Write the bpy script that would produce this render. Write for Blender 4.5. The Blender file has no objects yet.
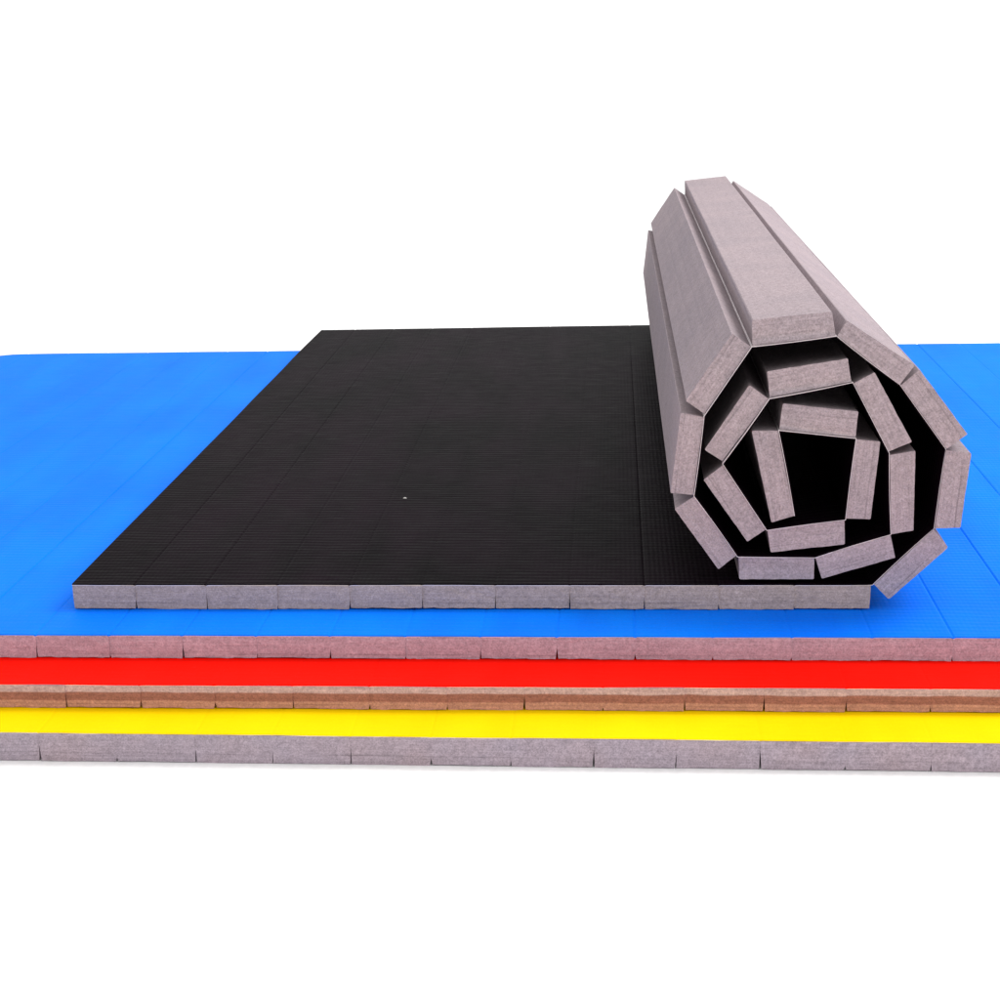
import bpy, math, random
from mathutils import Vector, Matrix, noise

random.seed(11)
scene = bpy.context.scene
COL = scene.collection

# ------------------------------------------------------------------ materials
class NT:
    def __init__(self, name):
        self.m = bpy.data.materials.new(name)
        self.m.use_nodes = True
        self.t = self.m.node_tree
        self.b = self.t.nodes['Principled BSDF']
    def n(self, kind, **kw):
        nd = self.t.nodes.new(kind)
        for k, v in kw.items():
            setattr(nd, k, v)
        return nd
    def l(self, a, b):
        self.t.links.new(a, b)
    cont = False
    def coords(self, scale, rnd=True):
        tc = self.n('ShaderNodeTexCoord')
        mp = self.n('ShaderNodeMapping')
        mp.inputs['Scale'].default_value = scale
        src = tc.outputs['Object']
        if self.cont:
            src = self.n('ShaderNodeNewGeometry').outputs['Position']
        elif rnd:
            oi = self.n('ShaderNodeObjectInfo')
            mu = self.n('ShaderNodeMath', operation='MULTIPLY')
            mu.inputs[1].default_value = 7.3
            self.l(oi.outputs['Random'], mu.inputs[0])
            cb = self.n('ShaderNodeCombineXYZ')
            for i in range(3):
                self.l(mu.outputs[0], cb.inputs[i])
            ad = self.n('ShaderNodeVectorMath', operation='ADD')
            self.l(src, ad.inputs[0]); self.l(cb.outputs[0], ad.inputs[1])
            src = ad.outputs[0]
        self.l(src, mp.inputs['Vector'])
        return mp.outputs['Vector']
    def noise(self, vec, scale=1.0, detail=2.0, rough=.5):
        nd = self.n('ShaderNodeTexNoise')
        nd.inputs['Scale'].default_value = scale
        nd.inputs['Detail'].default_value = detail
        nd.inputs['Roughness'].default_value = rough
        self.l(vec, nd.inputs['Vector'])
        return nd.outputs['Fac']
    def remap(self, v, a, b, c, d):
        nd = self.n('ShaderNodeMapRange')
        for i, x in enumerate((a, b, c, d)):
            nd.inputs[i + 1].default_value = x
        self.l(v, nd.inputs[0])
        return nd.outputs[0]
    def math(self, op, a, b):
        nd = self.n('ShaderNodeMath', operation=op)
        for i, x in enumerate((a, b)):
            if isinstance(x, (int, float)): nd.inputs[i].default_value = x
            else: self.l(x, nd.inputs[i])
        return nd.outputs[0]
    def scale_color(self, rgb, fac):
        nd = self.n('ShaderNodeVectorMath', operation='SCALE')
        if isinstance(rgb, tuple): nd.inputs[0].default_value = rgb
        else: self.l(rgb, nd.inputs[0])
        self.l(fac, nd.inputs['Scale'])
        return nd.outputs[0]
    def mix(self, fac, a, b):
        nd = self.n('ShaderNodeMix', data_type='RGBA')
        self.l(fac, nd.inputs[0])
        for i, x in ((6, a), (7, b)):
            if isinstance(x, tuple): nd.inputs[i].default_value = (*x, 1)
            else: self.l(x, nd.inputs[i])
        return nd.outputs[2]

def foam_material(name, a, b, band=None, cont=True):
    """closed-cell foam: grain, thin laminate streaks parallel to the panel, cell bump"""
    N = NT(name); N.cont = cont
    v = N.coords((1, 1, 1))
    sv = N.coords((10, 10, 330))
    fine = N.noise(v, 420, 2.5, .75)
    mid = N.noise(v, 130, 3, .7)
    big = N.noise(v, 9, 3, .55)
    streak = N.noise(sv, 1, 2, .6)
    base = N.mix(N.remap(big, .35, .65, 0, 1), a, b)
    f = N.remap(fine, .28, .72, .72, 1.28)
    f = N.math('MULTIPLY', f, N.remap(mid, .3, .7, .84, 1.16))
    tn = N.n('ShaderNodeTexCoord'); sn = N.n('ShaderNodeSeparateXYZ')
    N.l(tn.outputs['Normal'], sn.inputs[0])
    cutedge = N.remap(N.math('ABSOLUTE', sn.outputs['Y'], 0), .5, .9, 0, 1)
    streak = N.math('MULTIPLY', N.math('SUBTRACT', streak, .5), cutedge)
    f = N.math('MULTIPLY', f, N.remap(streak, -.18, .18, .89, 1.07))
    # one darker glue line between the two laminated foam sheets
    tc = N.n('ShaderNodeTexCoord'); sp = N.n('ShaderNodeSeparateXYZ')
    N.l(tc.outputs['Object'], sp.inputs[0])
    wob = N.remap(N.noise(N.coords((22, 22, 22)), 1, 2), 0, 1, -.0018, .0018)
    zz = N.math('ADD', sp.outputs['Z'], wob)
    d = N.math('ABSOLUTE', N.math('ADD', zz, .0262), 0)
    f = N.math('MULTIPLY', f, N.math('SUBTRACT', 1, N.math('MULTIPLY', N.math('MULTIPLY', cutedge, N.remap(N.noise(N.coords((11, 11, 11)), 1, 2), .4, .62, 0, 1)), N.remap(d, .0003, .0015, .24, 0))))
    if band:
        base = N.mix(N.remap(zz, -.0105, -.0085, 0, 1), band[0], base)
        base = N.mix(N.remap(zz, -.0225, -.0205, 0, 1), band[1], base)
    c = N.scale_color(base, f)
    N.l(c, N.b.inputs['Base Color'])
    N.b.inputs['Roughness'].default_value = .92
    N.b.inputs['Specular IOR Level'].default_value = .12
    bp = N.n('ShaderNodeBump'); bp.inputs['Strength'].default_value = .55
    bp.inputs['Distance'].default_value = .0006
    N.l(N.math('ADD', N.math('ADD', fine, mid), streak), bp.inputs['Height'])
    N.l(bp.outputs[0], N.b.inputs['Normal'])
    return N.m

def vinyl_material(name, a, b, rough, spec, bump=.5, contrast=.06):
    """embossed mat skin: low ribs across the mat, a finer cross weave, faint patches"""
    N = NT(name)
    v = N.coords((1, 1, 1), False)
    big = N.noise(v, 3.2, 3, .55)
    soft = N.noise(N.coords((7, 1.2, 1), False), 1.6, 3, .5)
    sv = N.coords((22, 190, 5), False)
    st = N.noise(sv, 1, 3, .65)
    fine = N.noise(v, 260, 2, .6)
    w1 = N.n('ShaderNodeTexWave', wave_type='BANDS', bands_direction='Y', wave_profile='SIN')
    w1.inputs['Scale'].default_value = 20.5
    w1.inputs['Distortion'].default_value = 2.4
    w1.inputs['Detail'].default_value = 1.5
    w1.inputs['Detail Scale'].default_value = .35
    N.l(N.coords((1, 1, 1), False), w1.inputs['Vector'])
    w2 = N.n('ShaderNodeTexWave', wave_type='BANDS', bands_direction='X', wave_profile='SIN')
    w2.inputs['Scale'].default_value = 44
    w2.inputs['Distortion'].default_value = .8
    N.l(N.coords((1, 1, 1), False), w2.inputs['Vector'])
    base = N.mix(N.remap(N.math('ADD', N.math('MULTIPLY', big, .5), N.math('MULTIPLY', soft, .5)), .38, .62, 0, 1), a, b)
    f = N.remap(st, .3, .7, 1 - contrast, 1 + contrast)
    f = N.math('MULTIPLY', f, N.remap(fine, .3, .7, 1 - contrast, 1 + contrast))
    N.l(N.scale_color(base, f), N.b.inputs['Base Color'])
    N.l(N.remap(st, .3, .7, rough - .07, rough + .07), N.b.inputs['Roughness'])
    N.b.inputs['Specular IOR Level'].default_value = spec
    h = N.math('ADD', N.math('MULTIPLY', w1.outputs['Fac'], .55), N.math('MULTIPLY', w2.outputs['Fac'], .22))
    h = N.math('ADD', h, N.math('MULTIPLY', st, 1.2))
    h = N.math('ADD', h, N.math('MULTIPLY', fine, .35))
    bp = N.n('ShaderNodeBump'); bp.inputs['Strength'].default_value = bump
    bp.inputs['Distance'].default_value = .0007
    N.l(h, bp.inputs['Height']); N.l(bp.outputs[0], N.b.inputs['Normal'])
    return N.m

def plain(name, rgb, rough=.8, spec=.2):
    N = NT(name)
    v = N.noise(N.coords((1, 1, 1), False), 90, 3)
    N.l(N.scale_color(rgb, N.remap(v, .3, .7, .96, 1.04)), N.b.inputs['Base Color'])
    N.b.inputs['Roughness'].default_value = rough
    N.b.inputs['Specular IOR Level'].default_value = spec
    return N.m

M_roll = foam_material('foam_roll', (.345, .282, .300), (.312, .260, .280), cont=False)
M_blackfoam = foam_material('foam_black_mat', (.37, .292, .258), (.34, .272, .242))
M_bluefoam = foam_material('foam_blue_mat', (.39, .30, .345), (.355, .27, .315))
M_redfoam = foam_material('foam_red_mat', (.45, .31, .33), (.42, .29, .31), band=((.27, .115, .095), (.43, .22, .175)))
M_yellowfoam = foam_material('foam_yellow_mat', (.31, .262, .305), (.325, .258, .285))
M_film = plain('pale_backing_film', (.66, .59, .61), .6, .3)
M_black = vinyl_material('black_vinyl', (.0070, .0030, .0060), (.0024, .0014, .0022), .50, .008, 1.0, .34)
M_blue = vinyl_material('blue_vinyl', (.002, .160, .93), (.002, .195, .95), .6, .02, .7, .045)
M_red = vinyl_material('red_vinyl', (.93, .006, .002), (.95, .008, .003), .7, .015, .3, .03)
M_yellow = vinyl_material('yellow_vinyl', (.90, .60, .001), (.91, .66, .002), .7, .015, .3, .02)
M_floor = plain('white_floor', (.93, .93, .93), .95, .02)
M_lint = plain('white_lint', (.85, .83, .8), .9, .1)

# ------------------------------------------------------------------ helpers
def link(name, verts, faces, mat, parent=None, smooth=False):
    me = bpy.data.meshes.new(name)
    me.from_pydata([tuple(v) for v in verts], [], faces)
    me.validate(); me.update()
    me.materials.append(mat)
    if smooth:
        for p in me.polygons: p.use_smooth = True
    o = bpy.data.objects.new(name, me)
    COL.objects.link(o)
    if parent: o.parent = parent
    return o

def thing(name, label, cat, loc=(0, 0, 0), group=None):
    o = bpy.data.objects.new(name, None)
    o.empty_display_size = .05
    COL.objects.link(o)
    o.location = loc
    o['label'] = label; o['category'] = cat
    if group: o['group'] = group
    return o

def nz(a, b=0., c=0.):
    return noise.noise(Vector((a, b, c)))

def extrude_rings(rings):
    """rings: equal-length closed loops of points; returns closed tube with caps"""
    n = len(rings[0]); V = [p for r in rings for p in r]; F = []
    for i in range(len(rings) - 1):
        for j in range(n):
            k = (j + 1) % n
            F.append((i*n + j, i*n + k, (i+1)*n + k, (i+1)*n + j))
    F.append(tuple(reversed(range(n))))
    F.append(tuple((len(rings)-1)*n + j for j in range(n)))
    return V, F

def dense(poly, step, seed, jit, notched=False):
    """subdivide a closed XZ polygon and roughen it as a knife cut in foam"""
    out = []
    n = len(poly)
    for i in range(n):
        a = Vector(poly[i]); b = Vector(poly[(i+1) % n])
        L = (b - a).length; k = max(1, int(L / step))
        nor = Vector((-(b-a).y, (b-a).x)).normalized() if L > 1e-6 else Vector((0, 0))
        for q in range(k):
            p = a.lerp(b, q / k)
            jj = jit
            if notched: jj = (0, 0, jit, jit * 2.6, jit, 0)[i]
            o = 0 if i == 0 else jj * nz(p.x * 60 + seed, p.y * 60, seed * 1.7) + (0 if i == 0 else jj) * .7 * nz(p.x * 260 + seed, p.y * 260, seed)
            out.append(p + nor * o)
    return out

def slab(name, quad, yf, yb, mat, parent, seed, jit=.0007, rings=10, notch=None, lip=.0007, rough=.0):
    """foam panel: quad = inner start, inner end, outer end, outer start in world XZ.
       The object's own X runs along the panel and its Z is minus the depth into the foam."""
    i0, i1, o1, o0 = [Vector(p) for p in quad]
    ax = (i1 - i0).normalized()
    az = Vector((-ax.y, ax.x))
    if (o0 - i0).dot(az) < 0: az = -az          # az points into the foam
    def loc(p):
        d = Vector(p) - i0
        return Vector((d.dot(ax), -d.dot(az)))
    P = [loc(p) for p in (i0, i1, o1, o0)]
    # small chamfers on the outer corners
    def cut(a, b, d): 
        return a + (b - a).normalized() * d
    e = .0008 + .0022 * abs(nz(seed * 1.37, 5.5))
    poly = [P[0], P[1], cut(P[2], P[1], e), cut(P[2], P[3], e), cut(P[3], P[2], e), cut(P[3], P[0], e)]
    if notch:                       # sides butt against the neighbours and open only towards the base
        n0, n1 = notch
        w = P[1].x
        poly = [P[0], P[1], Vector((w, P[2].y * n1)), cut(P[2], P[3], e * .4), cut(P[3], P[2], e * .4), Vector((0, P[3].y * n0))]
    poly = dense(poly, .005, seed, jit, bool(notch))
    cx = sum(p.x for p in poly) / len(poly); cz = sum(p.y for p in poly) / len(poly)
    ys = [0, .0012] + [ (q + .5) / rings for q in range(rings) ]
    L = yb - yf
    rl = []
    for q, t in enumerate([0, .0012 / L] + [(q + 1) / (rings + 1) for q in range(rings)] + [1 - .0012 / L, 1]):
        ring = []
        end = (q == 0 or t == 1)
        s = lip if end else 0.0
        for p in poly:
            dx = (cx - p.x); dz = (cz - p.y); dl = math.hypot(dx, dz) + 1e-9
            x = p.x + dx / dl * s; z = p.y + dz / dl * s
            wob = .0009 * nz(t * 6 + seed, p.y * 9, seed)
            yy = t * L
            if p.y < .0004: x, z = p.x, p.y
            if q < 2:
                yy += .0010 * nz(p.x * 35 + seed, p.y * 90, 4.2)
                if p.y > .0004:
                    x += rough * nz(p.x * 150 + seed, p.y * 150, 8.8); z += rough * nz(p.x * 150, p.y * 150 + seed, 3.3)
            ring.append(Vector((x + wob * .6, yy, z + wob * .6)))
        rl.append(ring)
    V, F = extrude_rings(rl)
    me = link(name, V, F, mat, parent)
    # local X -> ax, local Z -> -az, local Y -> world Y
    X = Vector((ax.x, 0, ax.y)); Z = -Vector((az.x, 0, az.y)); Y = Vector((0, 1, 0))
    if X.cross(Y).dot(Z) < 0:
        pass
    m = Matrix(((X.x, Y.x, Z.x, i0.x), (X.y, Y.y, Z.y, yf), (X.z, Y.z, Z.z, i0.y), (0, 0, 0, 1)))
    me.matrix_basis = (Matrix.Translation(-parent.location)) @ m
    return me

def ribbon(name, path, off0, off1, yf, yb, mat, parent, ysteps=14, wav=.0010, smooth=False):
    """sheet that follows path (XZ), between two offsets to its left; yf/yb are functions of x and arc"""
    n = len(path); P = [Vector(p) for p in path]
    nor = []
    for i in range(n):
        a = (P[i] - P[i-1]).normalized() if i else None
        b = (P[i+1] - P[i]).normalized() if i < n-1 else None
        if a is None: a = b
        if b is None: b = a
        na = Vector((-a.y, a.x)); nb = Vector((-b.y, b.x))
        m = (na + nb)
        m = m.normalized() if m.length > 1e-6 else na
        k = 1 / max(.5, m.dot(na))
        nor.append(m * k)
    arc = [0.]
    for i in range(1, n): arc.append(arc[-1] + (P[i]-P[i-1]).length)
    V = []; F = []
    for s in range(ysteps + 1):
        t = s / ysteps
        for i in range(n):
            y0 = yf(P[i].x, arc[i]); y1 = yb(P[i].x, arc[i])
            y = y0 + (y1 - y0) * t
            w = wav * nz(P[i].x * 5 + 3, y * 3.1, arc[i])
            for off in (off0, off1):
                p = P[i] + nor[i] * off
                if i == 0: p = p + Vector((.0022 * nz(y * 2.3, 6.1), 0))
                V.append(Vector((p.x, y, p.y)) - parent.location)
    def idx(s, i, k): return (s * n + i) * 2 + k
    for s in range(ysteps):
        for i in range(n - 1):
            F.append((idx(s,i,1), idx(s,i+1,1), idx(s+1,i+1,1), idx(s+1,i,1)))
            F.append((idx(s,i,0), idx(s+1,i,0), idx(s+1,i+1,0), idx(s,i+1,0)))
        F.append((idx(s,0,0), idx(s,0,1), idx(s+1,0,1), idx(s+1,0,0)))
        F.append((idx(s,n-1,1), idx(s,n-1,0), idx(s+1,n-1,0), idx(s+1,n-1,1)))
    for i in range(n - 1):
        F.append((idx(0,i,0), idx(0,i+1,0), idx(0,i+1,1), idx(0,i,1)))
        F.append((idx(ysteps,i,1), idx(ysteps,i+1,1), idx(ysteps,i+1,0), idx(ysteps,i,0)))
    return link(name, V, F, mat, parent, smooth)

STRONG = (-.2300, 1.265, 1.375, 1.490)       # creases that have opened more than the rest
def flat_path(x0, x1, z, seams, seed, dip=.0009, wave=.0010, step=.02):
    """top-sheet profile: slightly wavy, with a shallow crease over every cut in the foam"""
    xs = set()
    k = int((x1 - x0) / step)
    for i in range(k + 1): xs.add(round(x0 + (x1 - x0) * i / k, 5))
    for s in seams:
        for d in (-.0032, -.0012, 0, .0012, .0032):
            if x0 < s + d < x1: xs.add(round(s + d, 5))
    xs = sorted(xs)
    out = []
    for x in xs:
        zz = z + wave * .5 * nz(x * 6 + seed, seed)
        for q, s in enumerate(seams):
            d = abs(x - s)
            if d < .0032: zz -= dip * (1.25 if s in STRONG else min(.8, .3 + 1.1 * abs(nz(q * 3.3 + seed, 2.2)))) * (1 - d / .0032)
        out.append((x, zz))
    return out

# ------------------------------------------------------------------ the three mats underneath
SKIN = .0018; FILM = .0007
def flat_mat(name, label, skin_mat, foam_mat, xs, seams, front, back, z, zb, seed, corner=None, dip=.0005):
    (fx0, fy0), (fx1, fy1) = front
    fs = (fy1 - fy0) / (fx1 - fx0)
    (bx0, by0), (bx1, by1) = back
    bs = (by1 - by0) / (bx1 - bx0)
    yF = lambda x: fy0 + fs * (x - fx0)
    def yB(x):
        y = by0 + bs * (x - bx0)
        if corner and x < corner[0] + corner[1]:
            d = (corner[0] + corner[1] - x) / corner[1]
            y -= corner[2] * (1 - math.sqrt(max(0, 1 - d * d)))
        return y
    cx = (xs[0] + xs[1]) / 2
    root = thing(name, label, 'mat', (cx, (yF(cx) + yB(cx)) / 2, zb), 'coloured mats stacked flat under the black mat')
    path = flat_path(xs[0], xs[1], z - SKIN, seams, seed, dip)
    jf = lambda x, a: yF(x) + .0011 * nz(x * 13 + seed, 1.5) + .0006 * nz(x * 60 + seed, 7.5)
    jb = lambda x, a: yB(x) + .004 * nz(x * 4 + seed, 9.1)
    ribbon('cover_sheet', path, 0, SKIN, jf, jb, skin_mat, root, 20)
    ribbon('backing_film', path, -FILM, -.00001, lambda x, a: jf(x, a) + .0004, lambda x, a: jb(x, a) - .0004, M_film, root, 4)
    ed = [xs[0]] + [s for s in seams if xs[0] + .02 < s < xs[1] - .02] + [xs[1]]
    rnd = random.Random(seed)
    nts = [rnd.choice((.35, .5, .6, .75, .85)) for _ in range(len(ed) + 1)]
    for i in range(len(ed) - 1):
        a, b = ed[i], ed[i+1]
        g0, g1 = rnd.uniform(.0000, .0014), rnd.uniform(.0000, .0014)
        top = z - SKIN - FILM + .0001
        bo = zb + rnd.uniform(.0002, .0012)
        q = [(a - .00008, top), (b + .00008, top), (b - g1, bo), (a + g0, bo + rnd.uniform(-.0004, .0004))]
        m = (a + b) / 2
        slab('foam_panel', q, yF(m) + rnd.uniform(-.0006, .0006), yB(m) - .002, foam_mat, root, seed * 31 + i, .00035, 6, (nts[i], nts[i+1]), .0001)
    return root

def extend(s, lo, hi, p=.106):
    s = list(s)
    while s[0] - p > lo: s.insert(0, s[0] - p)
    while s[-1] + p < hi: s.append(s[-1] + p + .002)
    return s

Z1, Z2, Z3, Z4 = -.0387, -.0739, -.1089, -.1505
blue_s = extend([-.2300, -.1237, -.0196, .0841, .1888, .2924, .3976, .5026, .6089, .717, .8243, .9327, 1.042, 1.1522, 1.265, 1.375, 1.490, 1.601], -.94, 2.2)
red_s = extend([-.0541, .0488, .1499, .256, .3603, .4642, .5683, .6733, .7818, .8872, .9955, 1.1059], -.94, 2.2)
yel_s = extend([-.0666, .0364, .1415, .2434, .346, .4507, .5548, .6623, .7678, .8752, .9834, 1.0921], -.94, 2.2)

flat_mat('floor_mat', 'bright yellow foam mat at the bottom of the stack, directly on the white floor',
         M_yellow, M_yellowfoam, (-.945, 2.13), yel_s, ((-.1176, -.3093), (1.177, -.3103)), ((-.9, 2.02), (1.7, 2.02)), Z3 - .0002, Z4, 7)
flat_mat('floor_mat', 'bright red foam mat between the yellow mat below and the blue mat above',
         M_red, M_redfoam, (-.94, 2.12), red_s, ((-.143, -.2249), (1.1959, -.2087)), ((-.9, 2.09), (1.7, 2.13)), Z2 - .0002, Z3 + .0002, 5)
flat_mat('floor_mat', 'bright blue foam mat on top of the red one, directly under the black mat',
         M_blue, M_bluefoam, (-.948, 2.12), blue_s, ((-.1745, -.1221), (1.2153, -.104)), ((-.9, 2.172), (1.7, 2.304)), Z1 - .0002, Z2 + .0002, 3,
         corner=(-.948, .07, .05), dip=.0016)

# ------------------------------------------------------------------ the black mat with its rolled-up end
roll = [
 [(1.059, -.0004), (1.1396, .0827), (1.1618, .0549), (1.0811, -.0227)],
 [(1.1409, .0827), (1.1507, .1971), (1.1867, .1928), (1.177, .0843)],
 [(1.152, .1985), (1.0848, .2893), (1.1097, .3117), (1.1798, .2199)],
 [(1.0834, .2893), (.9947, .3587), (1.0076, .3802), (1.1027, .3173)],
 [(.9934, .358), (.8788, .3444), (.878, .3814), (.9875, .3927)],
 [(.8774, .3437), (.8142, .2484), (.7875, .267), (.8509, .3627)],
 [(.8136, .2442), (.8005, .1314), (.768, .1342), (.7807, .2506)],
 [(.8019, .1299), (.8628, .0417), (.8376, .0208), (.7739, .1108)],
 [(.8656, .0403), (.974, .0378), (.9741, .0066), (.8677, .006)],
 [(.9744, .0408), (1.08, .0737), (1.0877, .0398), (.9853, .0081)],
 [(1.08, .0737), (1.0738, .1898), (1.1095, .1956), (1.1118, .0797)],
 [(1.0722, .1941), (1.0203, .2922), (1.0485, .3076), (1.1042, .2085)],
 [(1.0175, .2936), (.9047, .2712), (.9001, .3085), (1.0109, .3266)],
 [(.9039, .2697), (.8405, .1795), (.815, .1968), (.8758, .2896)],
 [(.8412, .1751), (.9043, .0804), (.8779, .0626), (.8142, .1533)],
 [(.9057, .0804), (1.0148, .094), (1.0161, .0587), (.9115, .0464)],
 [(1.0162, .0962), (1.026, .212), (1.0606, .2085), (1.0511, .0956)],
 [(1.0259, .2142), (.9189, .2256), (.9234, .2633), (1.0286, .2518)],
 [(.9175, .2249), (.9439, .1011), (.9117, .0907), (.8808, .2248)],
]
blk_s = [-.0097, .095, .1993, .3046, .4104, .5166, .624, .7319, .8383, .9464]
XL, XR = -.1022, 1.0548
black = thing('rolled_floor_mat', 'black mat on the blue one, its right end coiled into a grey slatted roll', 'mat', (.3, 1.18, Z1), None)
yF = lambda x: -.0081 + .0184 * (x + .1022)
yB = lambda x: 2.314 + .077 * min(x + .0995, .95)
# path of the skin: flat, then round the coil hinge by hinge
path = flat_path(XL, XR - .004, -SKIN, blk_s, 1.3, .0013, .0010)
hinges = [Vector((1.0572, -.0014))]
for i in range(len(roll) - 1):
    hinges.append((Vector(roll[i][1]) + Vector(roll[i+1][0])) / 2)
hinges.append(Vector(roll[-1][1]))
path = [Vector(p) for p in path]
for i, h in enumerate(hinges):
    if i == 0:
        path.append(h); continue
    prev = hinges[i-1]
    d = (h - prev).normalized(); L = (h - prev).length
    nrm = Vector((-d.y, d.x))
    for t in (.04, .12, .25, .5, .75, .88, .96):
        bow = .0012 * math.sin(math.pi * t) * (1 if i % 3 else -.3)
        path.append(prev + d * L * t + nrm * max(0, bow) * .6)
    path.append(h)
def jf(x, a): return yF(min(x, 1.1)) + .0013 * nz(a * 9, 2.5) + .0006 * nz(a * 50, 7.5)
def jb(x, a): return yB(x) + .003 * nz(a * 5, 3.3) + .055 * min(1, max(0, (a - 1.16) / .2))
ribbon('cover_sheet', path, 0, SKIN, jf, jb, M_black, black, 26)
ribbon('backing_film', path, -FILM, -.00001, lambda x, a: jf(x, a) - .0003, lambda x, a: jb(x, a) - .0006, M_film, black, 4)
ed = [XL] + blk_s + [XR]
rnd = random.Random(4)
nts = [rnd.choice((.35, .5, .6, .75, .85)) for _ in range(len(ed) + 1)]
for i in range(len(ed) - 1):
    a, b = ed[i], ed[i+1]
    g0, g1 = rnd.uniform(.0000, .0010), rnd.uniform(.0000, .0010)
    lift = rnd.choice((.0006, .0014, .0026))
    top = -SKIN - FILM + .0001
    q = [(a - .00008, top), (b + .00008, top), (b - g1, Z1 + lift), (a + g0, Z1 + lift * .6 + .0003)]
    m = (a + b) / 2
    slab('foam_panel', q, yF(m) + rnd.uniform(-.001, .001), yB(m) - .003, M_blackfoam, black, 200 + i, .00035, 6, (nts[i], nts[i+1]), .0001)
for i, q in enumerate(roll):
    q = [Vector(p) for p in q]
    n0 = (q[3] - q[0]).normalized(); n1 = (q[2] - q[1]).normalized()
    d = (q[1] - q[0]).normalized()
    k = FILM - .0001
    q2 = [q[0] + n0 * k + d * .0003, q[1] + n1 * k - d * .0003, q[2], q[3]]
    slab('foam_panel', q2, yF(1.05) + rnd.uniform(-.002, .002), yB(.9) + .052 * min(1, .3 + i * .35) + rnd.uniform(-.006, .006), M_roll, black, 400 + i, .00045, 12, None, .0003, .0011)

# lint speck on the black mat
lv = []; lf = []
rn = random.Random(2)
for i in range(10):
    for j in range(6):
        th = 2*math.pi*j/6; t = i/9
        r = .0011 * math.sin(math.pi * (t*.9 + .05)) * rn.uniform(.6, 1.3)
        lv.append((.0065*(t-.5) , r*math.cos(th) + .0015*math.sin(t*4), .0014 + r*math.sin(th)))
V = lv
for i in range(9):
    for j in range(6):
        k = (j+1) % 6
        lf.append((i*6+j, i*6+k, (i+1)*6+k, (i+1)*6+j))
lf += [(5,4,3,2,1,0), tuple(54+j for j in range(6))]
lint = link('lint_speck', V, lf, M_lint)
lint.location = (.3306, .4919, .0002)
lint['label'] = 'tiny white fleck of lint lying on the flat part of the black mat'
lint['category'] = 'lint'

# ------------------------------------------------------------------ floor
S = 60
fl = link('floor', [(-S, -S, Z4), (S, -S, Z4), (S, S, Z4), (-S, S, Z4)], [(0, 1, 2, 3)], M_floor)
fl['kind'] = 'structure'

# ------------------------------------------------------------------ light
w = bpy.data.worlds.new('World'); scene.world = w; w.use_nodes = True
nt = w.node_tree; bg = nt.nodes['Background']
tc = nt.nodes.new('ShaderNodeTexCoord'); sp = nt.nodes.new('ShaderNodeSeparateXYZ')
mr = nt.nodes.new('ShaderNodeMapRange')
mr.inputs[1].default_value = -.9; mr.inputs[2].default_value = .35
mr.inputs[3].default_value = .20; mr.inputs[4].default_value = 1.36
nt.links.new(tc.outputs['Generated'], sp.inputs[0])
mz = nt.nodes.new('ShaderNodeMath'); mz.operation = 'MULTIPLY_ADD'; mz.inputs[1].default_value = .55
nt.links.new(sp.outputs['Z'], mz.inputs[0]); nt.links.new(sp.outputs['Y'], mz.inputs[2])
mx = nt.nodes.new('ShaderNodeMath'); mx.operation = 'MULTIPLY_ADD'; mx.inputs[1].default_value = .38
nt.links.new(sp.outputs['X'], mx.inputs[0]); nt.links.new(mz.outputs[0], mx.inputs[2])
nt.links.new(mx.outputs[0], mr.inputs[0])
nt.links.new(mr.outputs[0], bg.inputs['Strength'])
bg.inputs['Color'].default_value = (1, .997, .995, 1)

def area(name, loc, target, size, power, color=(1, 1, 1)):
    L = bpy.data.lights.new(name, 'AREA'); L.shape = 'RECTANGLE'
    L.size, L.size_y = size; L.energy = power; L.color = color
    o = bpy.data.objects.new(name, L); COL.objects.link(o)
    o.location = loc
    o.rotation_euler = (Vector(target) - Vector(loc)).to_track_quat('-Z', 'Y').to_euler()
    return o
area('softbox_key', (3.3, 1.3, 3.5), (.8, 1.0, 0), (1.5, 2.0), 135, (1, .985, .97))
area('softbox_front', (1.0, -4.9, .38), (.8, 0, .1), (1.3, .55), 84, (1, .98, .98))

# ------------------------------------------------------------------ camera
cam = bpy.data.cameras.new('camera'); co = bpy.data.objects.new('camera', cam); COL.objects.link(co)
rt = Vector((.9980800030, .0605439527, -.0130666552))
up = Vector((-.0025521049, .2509840801, .9679878503))
fw = Vector((-.0618853331, .9660959690, -.2506567060))
co.matrix_world = Matrix(((rt.x, up.x, -fw.x, .6840970), (rt.y, up.y, -fw.y, -2.4794058),
                          (rt.z, up.z, -fw.z, .7695803), (0, 0, 0, 1)))
cam.sensor_width = 36; cam.sensor_height = 36; cam.lens = 64.8; cam.clip_end = 300; cam.clip_start = .05
scene.camera = co

scene.view_settings.view_transform = 'Standard'
scene.view_settings.look = 'None'
scene.view_settings.exposure = 0
scene.view_settings.gamma = 1
scene.view_settings.use_curve_mapping = False
scene.cycles.max_bounces = 10
scene.cycles.diffuse_bounces = 6
